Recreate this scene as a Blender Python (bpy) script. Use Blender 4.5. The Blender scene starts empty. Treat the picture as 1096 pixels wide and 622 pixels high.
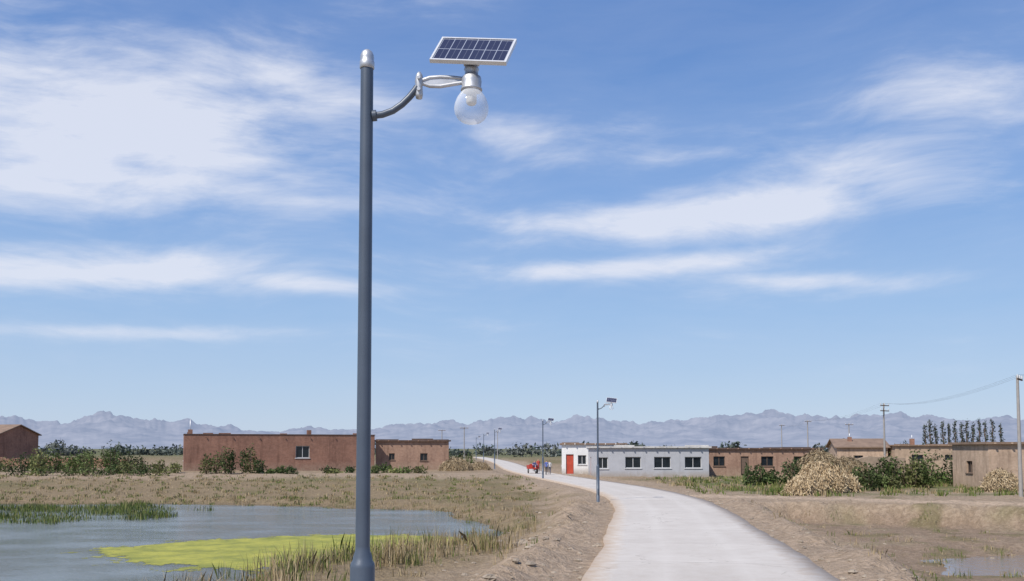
import bpy, math, random
import numpy as np
from mathutils import Vector, Matrix, noise, Euler
random.seed(7); rng=np.random.default_rng(7)
scene=bpy.context.scene
col=scene.collection

# ---------------------------------------------------------------- materials
def N(nt,t,**k):
    n=nt.nodes.new(t)
    for a,b in k.items(): setattr(n,a,b)
    return n
def setin(nt,sock,v):
    if isinstance(v,bpy.types.NodeSocket): nt.links.new(v,sock)
    else: sock.default_value=v
def M(nt,op,a,b=None,c=None,clamp=False):
    n=N(nt,'ShaderNodeMath',operation=op); n.use_clamp=clamp
    setin(nt,n.inputs[0],a)
    if b is not None: setin(nt,n.inputs[1],b)
    if c is not None: setin(nt,n.inputs[2],c)
    return n.outputs[0]
def MIX(nt,f,a,b,blend='MIX'):
    n=N(nt,'ShaderNodeMix',data_type='RGBA',blend_type=blend)
    setin(nt,n.inputs[0],f)
    for s,v in ((n.inputs[6],a),(n.inputs[7],b)):
        if isinstance(v,(tuple,list)) and len(v)==3: v=(*v,1)
        setin(nt,s,v)
    return n.outputs[2]
def NOISE(nt,vec,scale,detail=4,rough=.55,dist=0):
    n=N(nt,'ShaderNodeTexNoise'); n.inputs['Scale'].default_value=scale
    n.inputs['Detail'].default_value=detail; n.inputs['Roughness'].default_value=rough
    n.inputs['Distortion'].default_value=dist
    if vec is not None: nt.links.new(vec,n.inputs['Vector'])
    return n.outputs[0]
def RANGE(nt,v,a,b,c=0.,d=1.,smooth=False):
    n=N(nt,'ShaderNodeMapRange'); n.clamp=True
    if smooth: n.interpolation_type='SMOOTHSTEP'
    setin(nt,n.inputs[0],v)
    for i,x in enumerate((a,b,c,d)): n.inputs[i+1].default_value=x
    return n.outputs[0]
def newmat(name):
    m=bpy.data.materials.new(name); m.use_nodes=True
    nt=m.node_tree; b=nt.nodes['Principled BSDF']
    return m,nt,b
def BUMP(nt,b,h,strength=.5,dist=.02):
    n=N(nt,'ShaderNodeBump'); n.inputs['Strength'].default_value=strength; n.inputs['Distance'].default_value=dist
    nt.links.new(h,n.inputs['Height']); nt.links.new(n.outputs[0],b.inputs['Normal'])
def OBJ(nt): return N(nt,'ShaderNodeTexCoord').outputs['Object']

def mottled(name,c,var=.25,scale=3.,rough=.8,metal=0.,bump=.2,fine=40.):
    m,nt,b=newmat(name); o=OBJ(nt)
    n1=NOISE(nt,o,scale,5); n2=NOISE(nt,o,fine,3)
    f=RANGE(nt,n1,.3,.7); 
    dark=tuple(x*(1-var) for x in c); lite=tuple(min(1,x*(1+var*.6)) for x in c)
    cc=MIX(nt,f,dark,lite)
    cc=MIX(nt,RANGE(nt,n2,.3,.75,0,.25),cc,tuple(x*.6 for x in c))
    nt.links.new(cc,b.inputs['Base Color'])
    b.inputs['Roughness'].default_value=rough; b.inputs['Metallic'].default_value=metal
    if bump: BUMP(nt,b,n2,bump,.01)
    return m
def plaster(name,c,dirt_=(.33,.27,.21),rough=.88):
    m,nt,b=newmat(name); o=OBJ(nt); n1=NOISE(nt,o,1.1,5,.65); n2=NOISE(nt,o,30,3)
    sx=N(nt,'ShaderNodeSeparateXYZ'); nt.links.new(o,sx.inputs[0])
    st=N(nt,'ShaderNodeMapping'); st.inputs['Scale'].default_value=(2.5,2.5,.3); nt.links.new(o,st.inputs[0]); n3=NOISE(nt,st.outputs[0],1.,5,.7)
    cc=MIX(nt,RANGE(nt,n1,.35,.65,0,.4),c,tuple(x*.75 for x in c))
    cc=MIX(nt,RANGE(nt,n3,.52,.75,0,.4),cc,tuple(x*.55 for x in c))
    cc=MIX(nt,M(nt,'MULTIPLY',RANGE(nt,sx.outputs[2],.0,.7,.85,0.),RANGE(nt,n1,.25,.5)),cc,dirt_)
    nt.links.new(cc,b.inputs['Base Color']); b.inputs['Roughness'].default_value=rough; BUMP(nt,b,n2,.2,.01); return m
def brick(name,c1,c2,mortar=(.30,.24,.19)):
    m,nt,b=newmat(name); o=OBJ(nt)
    sx=N(nt,'ShaderNodeSeparateXYZ'); nt.links.new(o,sx.inputs[0])
    cb=N(nt,'ShaderNodeCombineXYZ')
    nt.links.new(M(nt,'ADD',sx.outputs[0],sx.outputs[1]),cb.inputs[0]); nt.links.new(sx.outputs[2],cb.inputs[1])
    t=N(nt,'ShaderNodeTexBrick'); nt.links.new(cb.outputs[0],t.inputs['Vector'])
    t.inputs['Scale'].default_value=1.; t.inputs['Brick Width'].default_value=.26; t.inputs['Row Height'].default_value=.075
    t.inputs['Mortar Size'].default_value=.008
    t.inputs['Color1'].default_value=(*c1,1); t.inputs['Color2'].default_value=(*c2,1); t.inputs['Mortar'].default_value=(*mortar,1)
    n1=NOISE(nt,o,.5,6,.65); n2=NOISE(nt,o,3,5,.7)
    st=N(nt,'ShaderNodeMapping'); st.inputs['Scale'].default_value=(2.2,2.2,.25); nt.links.new(o,st.inputs[0]); n3=NOISE(nt,st.outputs[0],1.,5,.7)
    cc=MIX(nt,RANGE(nt,n1,.35,.65,0,.7),t.outputs[0],tuple(x*.5+.02 for x in c1))
    cc=MIX(nt,RANGE(nt,n2,.45,.75,0,.5),cc,tuple(min(1,x*1.15+.05) for x in c2))
    cc=MIX(nt,RANGE(nt,n3,.5,.72,0,.6),cc,tuple(x*.4 for x in c1))
    cc=MIX(nt,M(nt,'MULTIPLY',RANGE(nt,sx.outputs[2],.0,1.1,.8,0.),RANGE(nt,n2,.3,.6)),cc,(.34,.26,.19))
    nt.links.new(cc,b.inputs['Base Color']); b.inputs['Roughness'].default_value=.9
    BUMP(nt,b,t.outputs[1],.3,.01)
    return m
def attrmat(name,rough=.8,trans=.25,nscale=2.):
    m,nt,b=newmat(name)
    a=N(nt,'ShaderNodeAttribute',attribute_name='col')
    nt.links.new(a.outputs[0],b.inputs['Base Color']); b.inputs['Roughness'].default_value=rough
    b.inputs['Specular IOR Level'].default_value=.2
    if trans:
        tr=N(nt,'ShaderNodeBsdfTranslucent'); nt.links.new(a.outputs[0],tr.inputs[0])
        mx=N(nt,'ShaderNodeMixShader'); mx.inputs[0].default_value=trans
        nt.links.new(b.outputs[0],mx.inputs[1]); nt.links.new(tr.outputs[0],mx.inputs[2])
        nt.links.new(mx.outputs[0],nt.nodes['Material Output'].inputs[0])
    return m

m_brick=brick('red_brick',(.27,.12,.075),(.35,.165,.105))
m_brick2=brick('tan_brick',(.37,.21,.14),(.44,.27,.185))
m_beige=brick('beige_mud_brick',(.50,.345,.24),(.58,.42,.30),(.42,.33,.24))
m_earth=mottled('adobe',(.44,.325,.23),.3,1.5,.95,0,.4)
m_white=plaster('whitewash',(.80,.79,.77))
m_grey=plaster('grey_plaster',(.46,.465,.49))
m_roof=mottled('roof_tar',(.12,.08,.065),.4,1.,.9)
m_coping=mottled('roof_coping',(.60,.58,.55),.3,1.,.9)
m_tile=mottled('roof_clay',(.25,.17,.12),.3,1.,.9)
m_frame=mottled('window_frame_paint',(.6,.6,.6),.1,2,.5)
m_red=mottled('red_paint',(.5,.05,.03),.25,2.,.45)
m_orange=mottled('red_door_paint',(.5,.07,.035),.2,2,.6)
m_wood=mottled('old_wood',(.16,.11,.08),.3,3,.85)
m_conc=mottled('concrete_pole',(.34,.32,.30),.15,3,.85)
m_rock=mottled('rubble',(.36,.295,.225),.35,3,.9,0,.6)
m_rubber=mottled('rubber',(.03,.03,.03),.2,5,.8)
m_silver=mottled('cast_aluminium',(.56,.57,.59),.15,8,.48,.7,.05)
m_alu=mottled('panel_frame',(.78,.78,.78),.06,8,.35,.3,.0)
m_pole=mottled('grey_blue_paint',(.085,.108,.145),.16,2.5,.42,.1,.05,150)
m,nt,b=newmat('window_glass'); b.inputs['Base Color'].default_value=(.015,.02,.025,1)
nn=NOISE(nt,OBJ(nt),1.5,2); nt.links.new(RANGE(nt,nn,.3,.7,.05,.3),b.inputs['Roughness']); m_glass=m
m,nt,b=newmat('lamp_globe'); b.inputs['Base Color'].default_value=(.9,.93,.97,1); b.inputs['Roughness'].default_value=.08
tr=N(nt,'ShaderNodeBsdfTransparent'); mx=N(nt,'ShaderNodeMixShader'); lw=N(nt,'ShaderNodeLayerWeight'); lw.inputs[0].default_value=.45
nt.links.new(RANGE(nt,lw.outputs['Facing'],0,.9,.14,.62),mx.inputs[0]); nt.links.new(tr.outputs[0],mx.inputs[1]); nt.links.new(b.outputs[0],mx.inputs[2])
nt.links.new(mx.outputs[0],nt.nodes['Material Output'].inputs[0]); m_globe=m
m,nt,b=newmat('solar_cells'); o=OBJ(nt); sx=N(nt,'ShaderNodeSeparateXYZ'); nt.links.new(o,sx.inputs[0])
def lines(v,per,w):
    f=M(nt,'FRACT',M(nt,'ADD',M(nt,'DIVIDE',v,per),100.)); d=M(nt,'ABSOLUTE',M(nt,'SUBTRACT',f,.5)); return M(nt,'GREATER_THAN',d,.5-w)
g=M(nt,'MAXIMUM',lines(sx.outputs[0],.0935,.03),lines(sx.outputs[1],.155,.02))
g2=M(nt,'MULTIPLY',lines(M(nt,'ADD',sx.outputs[0],.046),.0935,.015),.35)
nt.links.new(MIX(nt,M(nt,'MAXIMUM',g,g2),(.03,.034,.07),(.34,.37,.44)),b.inputs['Base Color']); b.inputs['Roughness'].default_value=.22; m_cells=m

# ---------------------------------------------------------------- mesh building
class MB:
    def __init__(s): s.v=[]; s.f=[]; s.m=[]; s.sm=[]
    def add(s,vs,fs,mat=0,smooth=False):
        o=len(s.v); s.v+= [tuple(p) for p in vs]
        for f in fs: s.f.append(tuple(i+o for i in f)); s.m.append(mat); s.sm.append(smooth)
    def box(s,x0,x1,y0,y1,z0,z1,mat=0,rot=None,piv=None):
        vs=[Vector((x,y,z)) for x in(x0,x1) for y in(y0,y1) for z in(z0,z1)]
        if rot:
            piv=Vector(piv) if piv else Vector(((x0+x1)/2,(y0+y1)/2,(z0+z1)/2)); R=Euler(rot).to_matrix()
            vs=[R@(p-piv)+piv for p in vs]
        s.add(vs,[(0,1,3,2),(4,6,7,5),(0,4,5,1),(2,3,7,6),(0,2,6,4),(1,5,7,3)],mat)
    def tube(s,pts,rad,seg=12,mat=0,flat=1.):
        pts=[Vector(p) for p in pts]; n=len(pts)
        if not hasattr(rad,'__len__'): rad=[rad]*n
        vs=[];up=None
        for i,p in enumerate(pts):
            t=(pts[min(i+1,n-1)]-pts[max(i-1,0)]).normalized()
            if up is None: up=Vector((0,1,0)) if abs(t.y)<.9 else Vector((1,0,0))
            a=(up-t*up.dot(t)).normalized(); up=a; c=t.cross(a)
            for k in range(seg):
                th=2*math.pi*k/seg; vs.append(p+(a*math.cos(th)*flat+c*math.sin(th))*rad[i])
        fs=[]
        for i in range(n-1):
            for k in range(seg):
                a=i*seg+k; b2=i*seg+(k+1)%seg; fs.append((a,b2,b2+seg,a+seg))
        s.add(vs,fs,mat,True)
        s.add(vs[:seg],[tuple(reversed(range(seg)))],mat); s.add(vs[-seg:],[tuple(range(seg))],mat)
    def lathe(s,prof,c=(0,0,0),seg=24,mat=0):
        c=Vector(c); vs=[];n=len(prof)
        for r,z in prof:
            for k in range(seg):
                th=2*math.pi*k/seg; vs.append(c+Vector((r*math.cos(th),r*math.sin(th),z)))
        fs=[(i*seg+k,i*seg+(k+1)%seg,(i+1)*seg+(k+1)%seg,(i+1)*seg+k) for i in range(n-1) for k in range(seg)]
        s.add(vs,fs,mat,True)
    def make(s,name,mats,parent=None,bevel=0):
        me=bpy.data.meshes.new(name); me.from_pydata(s.v,[],s.f)
        for mm in mats: me.materials.append(mm)
        me.polygons.foreach_set('material_index',s.m); me.polygons.foreach_set('use_smooth',s.sm); me.update()
        ob=bpy.data.objects.new(name,me); col.objects.link(ob)
        if parent: ob.parent=parent
        if bevel:
            bv=ob.modifiers.new('bevel','BEVEL'); bv.width=bevel; bv.segments=2; bv.limit_method='ANGLE'
        return ob
def empty(name,loc=(0,0,0),rz=0):
    e=bpy.data.objects.new(name,None); e.location=loc; e.rotation_euler=(0,0,rz); e.empty_display_size=.3; col.objects.link(e); return e
def arrmesh(name,V,F,mat,cols=None,smooth=False):
    me=bpy.data.meshes.new(name); k=F.shape[1]
    me.vertices.add(len(V)); me.vertices.foreach_set('co',V.astype(np.float32).ravel())
    me.loops.add(F.size); me.loops.foreach_set('vertex_index',F.astype(np.int32).ravel())
    me.polygons.add(len(F)); me.polygons.foreach_set('loop_start',np.arange(0,F.size,k,dtype=np.int32))
    if smooth: me.polygons.foreach_set('use_smooth',np.ones(len(F),dtype=bool))
    me.update(calc_edges=True)
    if cols is not None:
        a=me.color_attributes.new('col','FLOAT_COLOR','POINT'); c4=np.ones((len(V),4),np.float32); c4[:,:3]=cols; a.data.foreach_set('color',c4.ravel())
    me.materials.append(mat); ob=bpy.data.objects.new(name,me); col.objects.link(ob); return ob

def sm(a,b,x):
    t=np.clip((x-a)/(b-a),0,1); return t*t*(3-2*t)
def lerp(a,b,t): return a+(b-a)*t
def fnoise(x,y,s,oct=3,seed=0.):
    out=np.empty(x.size); xf=x.ravel();yf=y.ravel()
    for i in range(x.size): out[i]=noise.fractal(Vector((xf[i]*s+seed,yf[i]*s-seed,seed)),1.,2.,oct)
    return out.reshape(x.shape)
def catmull(P,step=10):
    P=[np.array(p,float) for p in P]; P=[2*P[0]-P[1]]+P+[2*P[-1]-P[-2]]; out=[]
    for i in range(1,len(P)-2):
        for k in range(step):
            t=k/step; a,b2,c,d=P[i-1:i+3]
            out.append(.5*((2*b2)+(c-a)*t+(2*a-5*b2+4*c-d)*t*t+(3*b2-a-3*c+d)*t**3))
    out.append(P[-2]); return np.array(out)
def dpoly(x,y,L):
    best=np.full(x.shape,1e9)
    for i in range(len(L)-1):
        ax,ay=L[i][:2]; bx,by=L[i+1][:2]; dx,dy=bx-ax,by-ay
        t=np.clip(((x-ax)*dx+(y-ay)*dy)/(dx*dx+dy*dy+1e-9),0,1)
        best=np.minimum(best,np.hypot(x-ax-t*dx,y-ay-t*dy))
    return best
def sdpoly(x,y,P):
    C=np.array(P+[P[0]]); d=dpoly(x,y,C); ins=np.zeros(x.shape,bool)
    for i in range(len(P)):
        ax,ay=C[i];bx,by=C[i+1]
        c=((ay>y)!=(by>y)); xx=ax+(y-ay)*(bx-ax)/((by-ay) if by!=ay else 1e-9); ins^=(c&(x<xx))
    return np.where(ins,-d,d)

# ---------------------------------------------------------------- layout (metres, camera stands over the origin looking +Y)
ROAD=catmull([(-.3,-40,2.85),(.2,-10,2.85),(1.3,0,2.85),(3.05,12,2.85),(4.45,21.1,2.87),(5.4,27.3,2.85),(6.5,36,2.8),(7.8,46.2,2.75),(8.6,58,2.7),(8.2,70,2.6),(7.1,80,2.5),(5.6,92,2.4),(3.6,108,2.3),(1.9,125,2.2),(.6,145,2.2),(-1.2,187,2.2),(-4.5,240,2.2),(-12,330,2.2)],14)
PATH=catmull([(10.5,62,1.2),(14,60,1.2),(19.5,57.6,1.15),(27,51,1.15),(36,44,1.1),(50,38,1.1),(75,33,1.1)],8)
PONDL=[(-90,67),(-36,66.5),(-20,66),(-13,64),(-5,58),(-1.6,50),(-.7,45),(-2.2,40),(-6,35.5),(-8.5,29),(-10.5,22),(-14,12),(-25,6),(-60,4),(-90,4)]
PONDR=[(17.0,36.6),(20.5,37.9),(27,38.6),(36,37.),(37,32),(27,31.7),(21,32.4),(17.4,34)]
WL,WR=-1.0,-1.4
def road_x(y): return np.interp(y,ROAD[:,1],ROAD[:,0])
def terrain(x,y,fine=True):
    n1=fnoise(x,y,.12,3,1.3); n2=fnoise(x,y,.55,3,5.1)
    n3=fnoise(x,y,1.9,2,9.1) if fine else 0
    sL=sdpoly(x,y,PONDL)+n1*1.6+n2*.5; sR=sdpoly(x,y,PONDR)+n1*1.+n2*.4
    rx=road_x(y)
    yb=y+np.clip((x-19)*.85,0,14)+n2*.9+n3*.5
    left=lerp(-.62,.4,sm(68,98,y)); right=lerp(-1.15,-.06,sm(52.6,54.9,yb))
    w=sm(-1.5,1.5,x-rx); land=lerp(left,right,w)
    amp=1-sm(60,300,y)*.7
    land=land+n1*.10*amp+n2*.10*amp+n3*.05*amp
    zl=np.where(sL<0,WL-.02-.5*sm(0,-3,sL),lerp(WL-.02,land,sm(0,3.2,sL)))
    zr=np.where(sR<0,WR-.02-.4*sm(0,-2,sR),lerp(WR-.02,land,sm(0,4,sR)))
    z=np.where(x<rx,zl,zr)
    dr=dpoly(x,y,ROAD)-np.interp(y,ROAD[:,1],ROAD[:,2]); dp=dpoly(x,y,PATH)-1.15
    mr=1-sm(1.2,4.0,dr+n2*.9); z=lerp(z,-.08+n2*.05*sm(0,1,dr)+n3*.03,mr)
    near=1-sm(48,62,y)
    # graded spoil left along the verge
    z=z+near*np.clip(.24+n2*.45+n1*.3+n3*.12,0,.6)*np.exp(-((dr-1.8-n1*.4)/.8)**2)*(np.hypot(x+1.1,y-7)>2.5)
    mp=1-sm(.1,1.1,dp+n2*.3); z=np.where(x>rx,lerp(z,np.maximum(z,-.07+n3*.02),mp),z)
    z=np.where(y<70,z-.02,z)
    z=np.where((dr<.35),-.12,z); 
    return z,sL,sR,dr,dp,n1,n2
def axis(a,segs):
    out=[a]
    for end,st in segs:
        n=max(1,int(round((end-out[-1])/st))); out+=list(np.linspace(out[-1],end,n+1)[1:])
    return np.array(out)
xs=axis(-9000,[(-1000,1000),(-200,100),(-70,10),(-45,1.2),(-26,.5),(26,.32),(42,.45),(70,1.5),(200,10),(1000,100),(9000,1000)])
ys=axis(-1500,[(-100,200),(-20,10),(4,2),(18,.8),(62,.32),(110,.9),(200,4),(400,25),(1000,100),(9000,800)])
X,Y=np.meshgrid(xs,ys)
Z,sL,sR,dr,dp,n1,n2=terrain(X,Y)
nx,ny=len(xs),len(ys)
idx=np.arange(nx*ny).reshape(ny,nx)
F=np.stack([idx[:-1,:-1],idx[:-1,1:],idx[1:,1:],idx[1:,:-1]],-1).reshape(-1,4)
V=np.stack([X,Y,Z],-1).reshape(-1,3)
dirt=np.array([.43,.325,.235]); dry=np.array([.28,.21,.125]); olive=np.array([.16,.145,.06]); green=np.array([.08,.12,.03]); mud=np.array([.14,.105,.075]); bank_brown=np.array([.26,.185,.13])
def mixc(c,d,t): return c+(d-c)*t[...,None]
n4=fnoise(X,Y,.05,3,20.); n5=fnoise(X,Y,.3,3,33.)
C=np.broadcast_to(dry,X.shape+(3,)).copy()
C=mixc(C,olive,sm(-.1,.5,n4+n5*.6)*.8)
C=mixc(C,green,sm(.15,.6,n4*.8-n5*.6+.25*sm(3,0,sL))*.5)
C=mixc(C,dirt,1-sm(1.2,5.4,dr+n5*2.6))
leftfar=sm(86,92,Y)*(1-sm(97,101,Y))*(X<0); C=mixc(C,dirt*1.05,leftfar*.85)
C=mixc(C,dirt*.95,sm(84,100,Y)*(1-sm(150,220,Y))*.5)
rightm=(X>road_x(Y))
C=mixc(C,dirt*.97,rightm*(1-sm(64,72,Y))*sm(-.75,.0,n5+.2)*.92)
C=mixc(C,bank_brown,rightm*(Y<56)*sm(3.2,5.5,dr)*(1-sm(-.95,-.25,Z))*sm(-.5,.2,n5+.25)*.75)  # patchy darker brown on the lower ground right of the road
C=mixc(C,olive,rightm*(Y<52)*sm(3.,5.,dr)*sm(.12,.4,n2+n5*.5)*.65)
C=mixc(C,green*1.1,rightm*sm(60,64,Y)*(1-sm(95,105,Y))*sm(13,18,X)*sm(-.3,.15,n5)*.8)
C=mixc(C,mud,np.maximum(1-sm(.0,1.6,sL),1-sm(0,1.4,sR))*.85)
C=mixc(C,dirt*1.3,(1-sm(0.,.6,dp+n5*.3))*rightm*(Y<66))
C=mixc(C,np.array([.13,.15,.07]),sm(200,400,Y))
m_ground,nt,b=newmat('earth_and_dry_grass'); a=N(nt,'ShaderNodeAttribute',attribute_name='col'); o=OBJ(nt)
g1=NOISE(nt,o,.9,5,.65); g2=NOISE(nt,o,9,4,.7); g3=NOISE(nt,o,3.1,4,.7,.6)
cc=MIX(nt,RANGE(nt,g1,.35,.7,0,.55),a.outputs[0],(.5,.5,.5),'OVERLAY')
cc=MIX(nt,RANGE(nt,g3,.42,.6,.45,0.),cc,(.15,.11,.07))
cc=MIX(nt,RANGE(nt,g2,.55,.72,0,.45),cc,(.52,.43,.33))
cc=MIX(nt,RANGE(nt,g2,.42,.3,0,.6),cc,(.12,.09,.06))
nt.links.new(cc,b.inputs['Base Color']); b.inputs['Roughness'].default_value=.95; b.inputs['Specular IOR Level'].default_value=.15
BUMP(nt,b,M(nt,'ADD',g2,M(nt,'MULTIPLY',g3,2.)),.9,.09)
arrmesh('ground',V,F,m_ground,C.reshape(-1,3),True)

# road slab
m_road,nt,b=newmat('worn_concrete'); o=OBJ(nt); uvn=N(nt,'ShaderNodeAttribute',attribute_name='col')
sp=N(nt,'ShaderNodeSeparateXYZ'); nt.links.new(uvn.outputs['Vector'],sp.inputs[0])   # x: across 0..1, y: chainage (m/500)
r1=NOISE(nt,o,.35,5,.6); r2=NOISE(nt,o,14,5,.7); r3=NOISE(nt,o,2.2,5,.65)
cc=MIX(nt,RANGE(nt,r1,.3,.7),(.47,.425,.38),(.57,.525,.475))
cc=MIX(nt,RANGE(nt,r3,.42,.72,0,.4),cc,(.40,.34,.28))
cc=MIX(nt,RANGE(nt,r2,.35,.7,0,.25),cc,(.64,.595,.54))
ch=M(nt,'MULTIPLY',sp.outputs[1],500.)
slab=N(nt,'ShaderNodeTexWhiteNoise',noise_dimensions='1D'); nt.links.new(M(nt,'FLOOR',M(nt,'DIVIDE',ch,5.)),slab.inputs['W'])
cc=MIX(nt,.08,cc,MIX(nt,slab.outputs[0],(.3,.28,.26),(.65,.63,.6)))
fr=M(nt,'ABSOLUTE',M(nt,'SUBTRACT',M(nt,'FRACT',M(nt,'DIVIDE',ch,5.)),.5))
joint=M(nt,'GREATER_THAN',fr,.4955)
cc=MIX(nt,M(nt,'MULTIPLY',joint,.4),cc,(.16,.13,.11))
edge=M(nt,'ABSOLUTE',M(nt,'SUBTRACT',sp.outputs[0],.5))
e2=M(nt,'ADD',edge,M(nt,'MULTIPLY',M(nt,'SUBTRACT',r3,.5),.26))
cc=MIX(nt,RANGE(nt,e2,.38,.51,0,.85),cc,(.42,.32,.235))
trk=M(nt,'ABSOLUTE',M(nt,'SUBTRACT',edge,.17)); cc=MIX(nt,RANGE(nt,trk,.0,.07,.22,0.),cc,(.64,.6,.55))
vo=N(nt,'ShaderNodeTexVoronoi',feature='DISTANCE_TO_EDGE'); vo.inputs['Scale'].default_value=.28
ds=N(nt,'ShaderNodeVectorMath',operation='ADD'); nt.links.new(o,ds.inputs[0])
tn=N(nt,'ShaderNodeTexNoise'); tn.inputs['Scale'].default_value=1.5; tn.inputs['Detail'].default_value=4; nt.links.new(o,tn.inputs[0]); nt.links.new(tn.outputs[1],ds.inputs[1]); nt.links.new(ds.outputs[0],vo.inputs['Vector'])
cc=MIX(nt,M(nt,'MULTIPLY',M(nt,'LESS_THAN',vo.outputs[0],.006),RANGE(nt,r1,.5,.6,0,.5)),cc,(.18,.15,.12))
nt.links.new(cc,b.inputs['Base Color']); b.inputs['Roughness'].default_value=.88; b.inputs['Specular IOR Level'].default_value=.3; BUMP(nt,b,r2,.25,.01)
def ribbon(name,L,mat,ztop=0.,zbot=-.3,nac=9,jag=.06):
    L=np.array(L); T=np.gradient(L[:,:2],axis=0); T/=np.linalg.norm(T,axis=1)[:,None]; Nn=np.stack([T[:,1],-T[:,0]],1)
    s=np.concatenate([[0],np.cumsum(np.hypot(*np.diff(L[:,:2],axis=0).T))]); ss=np.arange(0,s[-1],.7)
    P=np.stack([np.interp(ss,s,L[:,0]),np.interp(ss,s,L[:,1])],1); W=np.interp(ss,s,L[:,2]); NN=np.stack([np.interp(ss,s,Nn[:,0]),np.interp(ss,s,Nn[:,1])],1)
    jl=rng.normal(0,jag,len(ss)); jr=rng.normal(0,jag,len(ss))
    jl=np.convolve(jl,[.3,.4,.3],'same'); jr=np.convolve(jr,[.3,.4,.3],'same')
    V=[];C=[]
    ts=np.linspace(-1,1,nac); 
    for j,t in enumerate([-1]+list(ts)+[1]):
        w=W+np.where(t<0,jl,jr)*(abs(t)==1)
        p=P+NN*(t*w)[:,None]; z=np.full(len(ss),zbot if j in(0,nac+1) else ztop+.02*(1-t*t))
        V.append(np.column_stack([p,z])); C.append(np.column_stack([np.full(len(ss),(t+1)/2),ss/500,np.zeros(len(ss))]))
    n=len(ss);k=nac+2; V=np.array(V).transpose(1,0,2).reshape(-1,3); C=np.array(C).transpose(1,0,2).reshape(-1,3)
    I=np.arange(n*k).reshape(n,k); F=np.stack([I[:-1,:-1],I[:-1,1:],I[1:,1:],I[1:,:-1]],-1).reshape(-1,4)
    return arrmesh(name,V,F,mat,C)
ribbon('road',ROAD,m_road,0.,-.3)

# water
m_water,nt,b=newmat('pond_water'); o=OBJ(nt)
mp=N(nt,'ShaderNodeMapping'); mp.inputs['Scale'].default_value=(1,1.8,1); nt.links.new(o,mp.inputs[0])
w1=NOISE(nt,mp.outputs[0],3.4,4,.65); w2=NOISE(nt,mp.outputs[0],.25,3)
nt.links.new(MIX(nt,RANGE(nt,w2,.35,.65),(.15,.165,.155),(.19,.21,.205)),b.inputs['Base Color']); b.inputs['IOR'].default_value=1.4
nt.links.new(RANGE(nt,w2,.3,.7,.04,.2),b.inputs['Roughness'])
BUMP(nt,b,w1,.7,.12)
m_water2,nt2,b2_=newmat('muddy_water'); b2_.inputs['Base Color'].default_value=(.20,.14,.10,1); b2_.inputs['Roughness'].default_value=.06
w3=NOISE(nt2,OBJ(nt2),3.,4,.6); BUMP(nt2,b2_,w3,.3,.06)
mb=MB(); mb.add([(-95,1,WL),(-3,1,WL),(3,45,WL),(-1,69,WL),(-95,69,WL)],[(0,1,2,3,4)]); mb.make('pond_water',[m_water])
mb=MB(); mb.add([(13,27,WR),(45,27,WR),(45,44,WR),(13,44,WR)],[(0,1,2,3)]); mb.make('pond_water',[m_water2])
# algae mat
m_alg,nt,b=newmat('duckweed'); o=OBJ(nt); q1=NOISE(nt,o,.8,5,.7); q2=NOISE(nt,o,18,4,.7); q3=NOISE(nt,o,3,4,.7)
cc=MIX(nt,RANGE(nt,q1,.38,.62),(.23,.24,.035),(.44,.41,.06)); cc=MIX(nt,RANGE(nt,q2,.4,.7,0,.45),cc,(.14,.16,.03)); cc=MIX(nt,RANGE(nt,q3,.55,.7,0,.6),cc,(.17,.19,.06))
nt.links.new(cc,b.inputs['Base Color']); b.inputs['Roughness'].default_value=.75; BUMP(nt,b,q2,.5,.03)
at=N(nt,'ShaderNodeAttribute',attribute_name='col'); hole=M(nt,'ADD',M(nt,'MULTIPLY',M(nt,'SUBTRACT',NOISE(nt,o,.7,7,.78),.5),1.5),at.outputs['Fac'])
nt.links.new(M(nt,'GREATER_THAN',hole,.5),b.inputs['Alpha'])
AL=[(-16.5,37),(-13.5,41.2),(-8.5,43.6),(-4,43.4),(-1,42),(-3,38),(-6.5,34),(-8.3,30.5),(-11,31.5),(-14.5,34)]
gx=np.arange(-20,2,.2); gy=np.arange(27,48,.2); GX,GY=np.meshgrid(gx,gy)
sd=sdpoly(GX,GY,AL); den=np.clip(.5-sd*.17,0,.85)
I=np.arange(GX.size).reshape(GX.shape); F=np.stack([I[:-1,:-1],I[:-1,1:],I[1:,1:],I[1:,:-1]],-1).reshape(-1,4)
arrmesh('pond_algae',np.stack([GX,GY,np.full(GX.shape,WL+.006)],-1).reshape(-1,3),F,m_alg,np.repeat(den.reshape(-1,1),3,1))

# ---------------------------------------------------------------- grass blades
m_blade=attrmat('grass_blades',.8,0)
def blades(name,x,y,z,h,w,cols,lean=.35,mat=None):
    n=len(x); th=rng.uniform(0,2*np.pi,n); ld=rng.uniform(0,2*np.pi,n); le=np.abs(rng.normal(0,lean,n))*h
    dx,dy=np.cos(th)*w/2,np.sin(th)*w/2; lx,ly=np.cos(ld)*le,np.sin(ld)*le
    V=np.empty((n,5,3))
    V[:,0]=np.column_stack([x-dx,y-dy,z]); V[:,1]=np.column_stack([x+dx,y+dy,z])
    V[:,2]=np.column_stack([x+dx*.8+lx*.35,y+dy*.8+ly*.35,z+h*.6]); V[:,4]=np.column_stack([x-dx*.8+lx*.35,y-dy*.8+ly*.35,z+h*.6])
    V[:,3]=np.column_stack([x+lx,y+ly,z+h*np.sqrt(np.maximum(.1,1-np.minimum(.9,(le/h)**2)*.5))])
    F=(np.arange(n)*5)[:,None]+np.array([0,1,2,3,4]); 
    return arrmesh(name,V.reshape(-1,3),F,mat or m_blade,np.repeat(cols,5,0))
def palette(n,cs,wts,var=.25):
    i=rng.choice(len(cs),n,p=np.array(wts)/sum(wts)); c=np.array(cs)[i]*rng.uniform(1-var,1+var,(n,1)); return c
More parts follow.
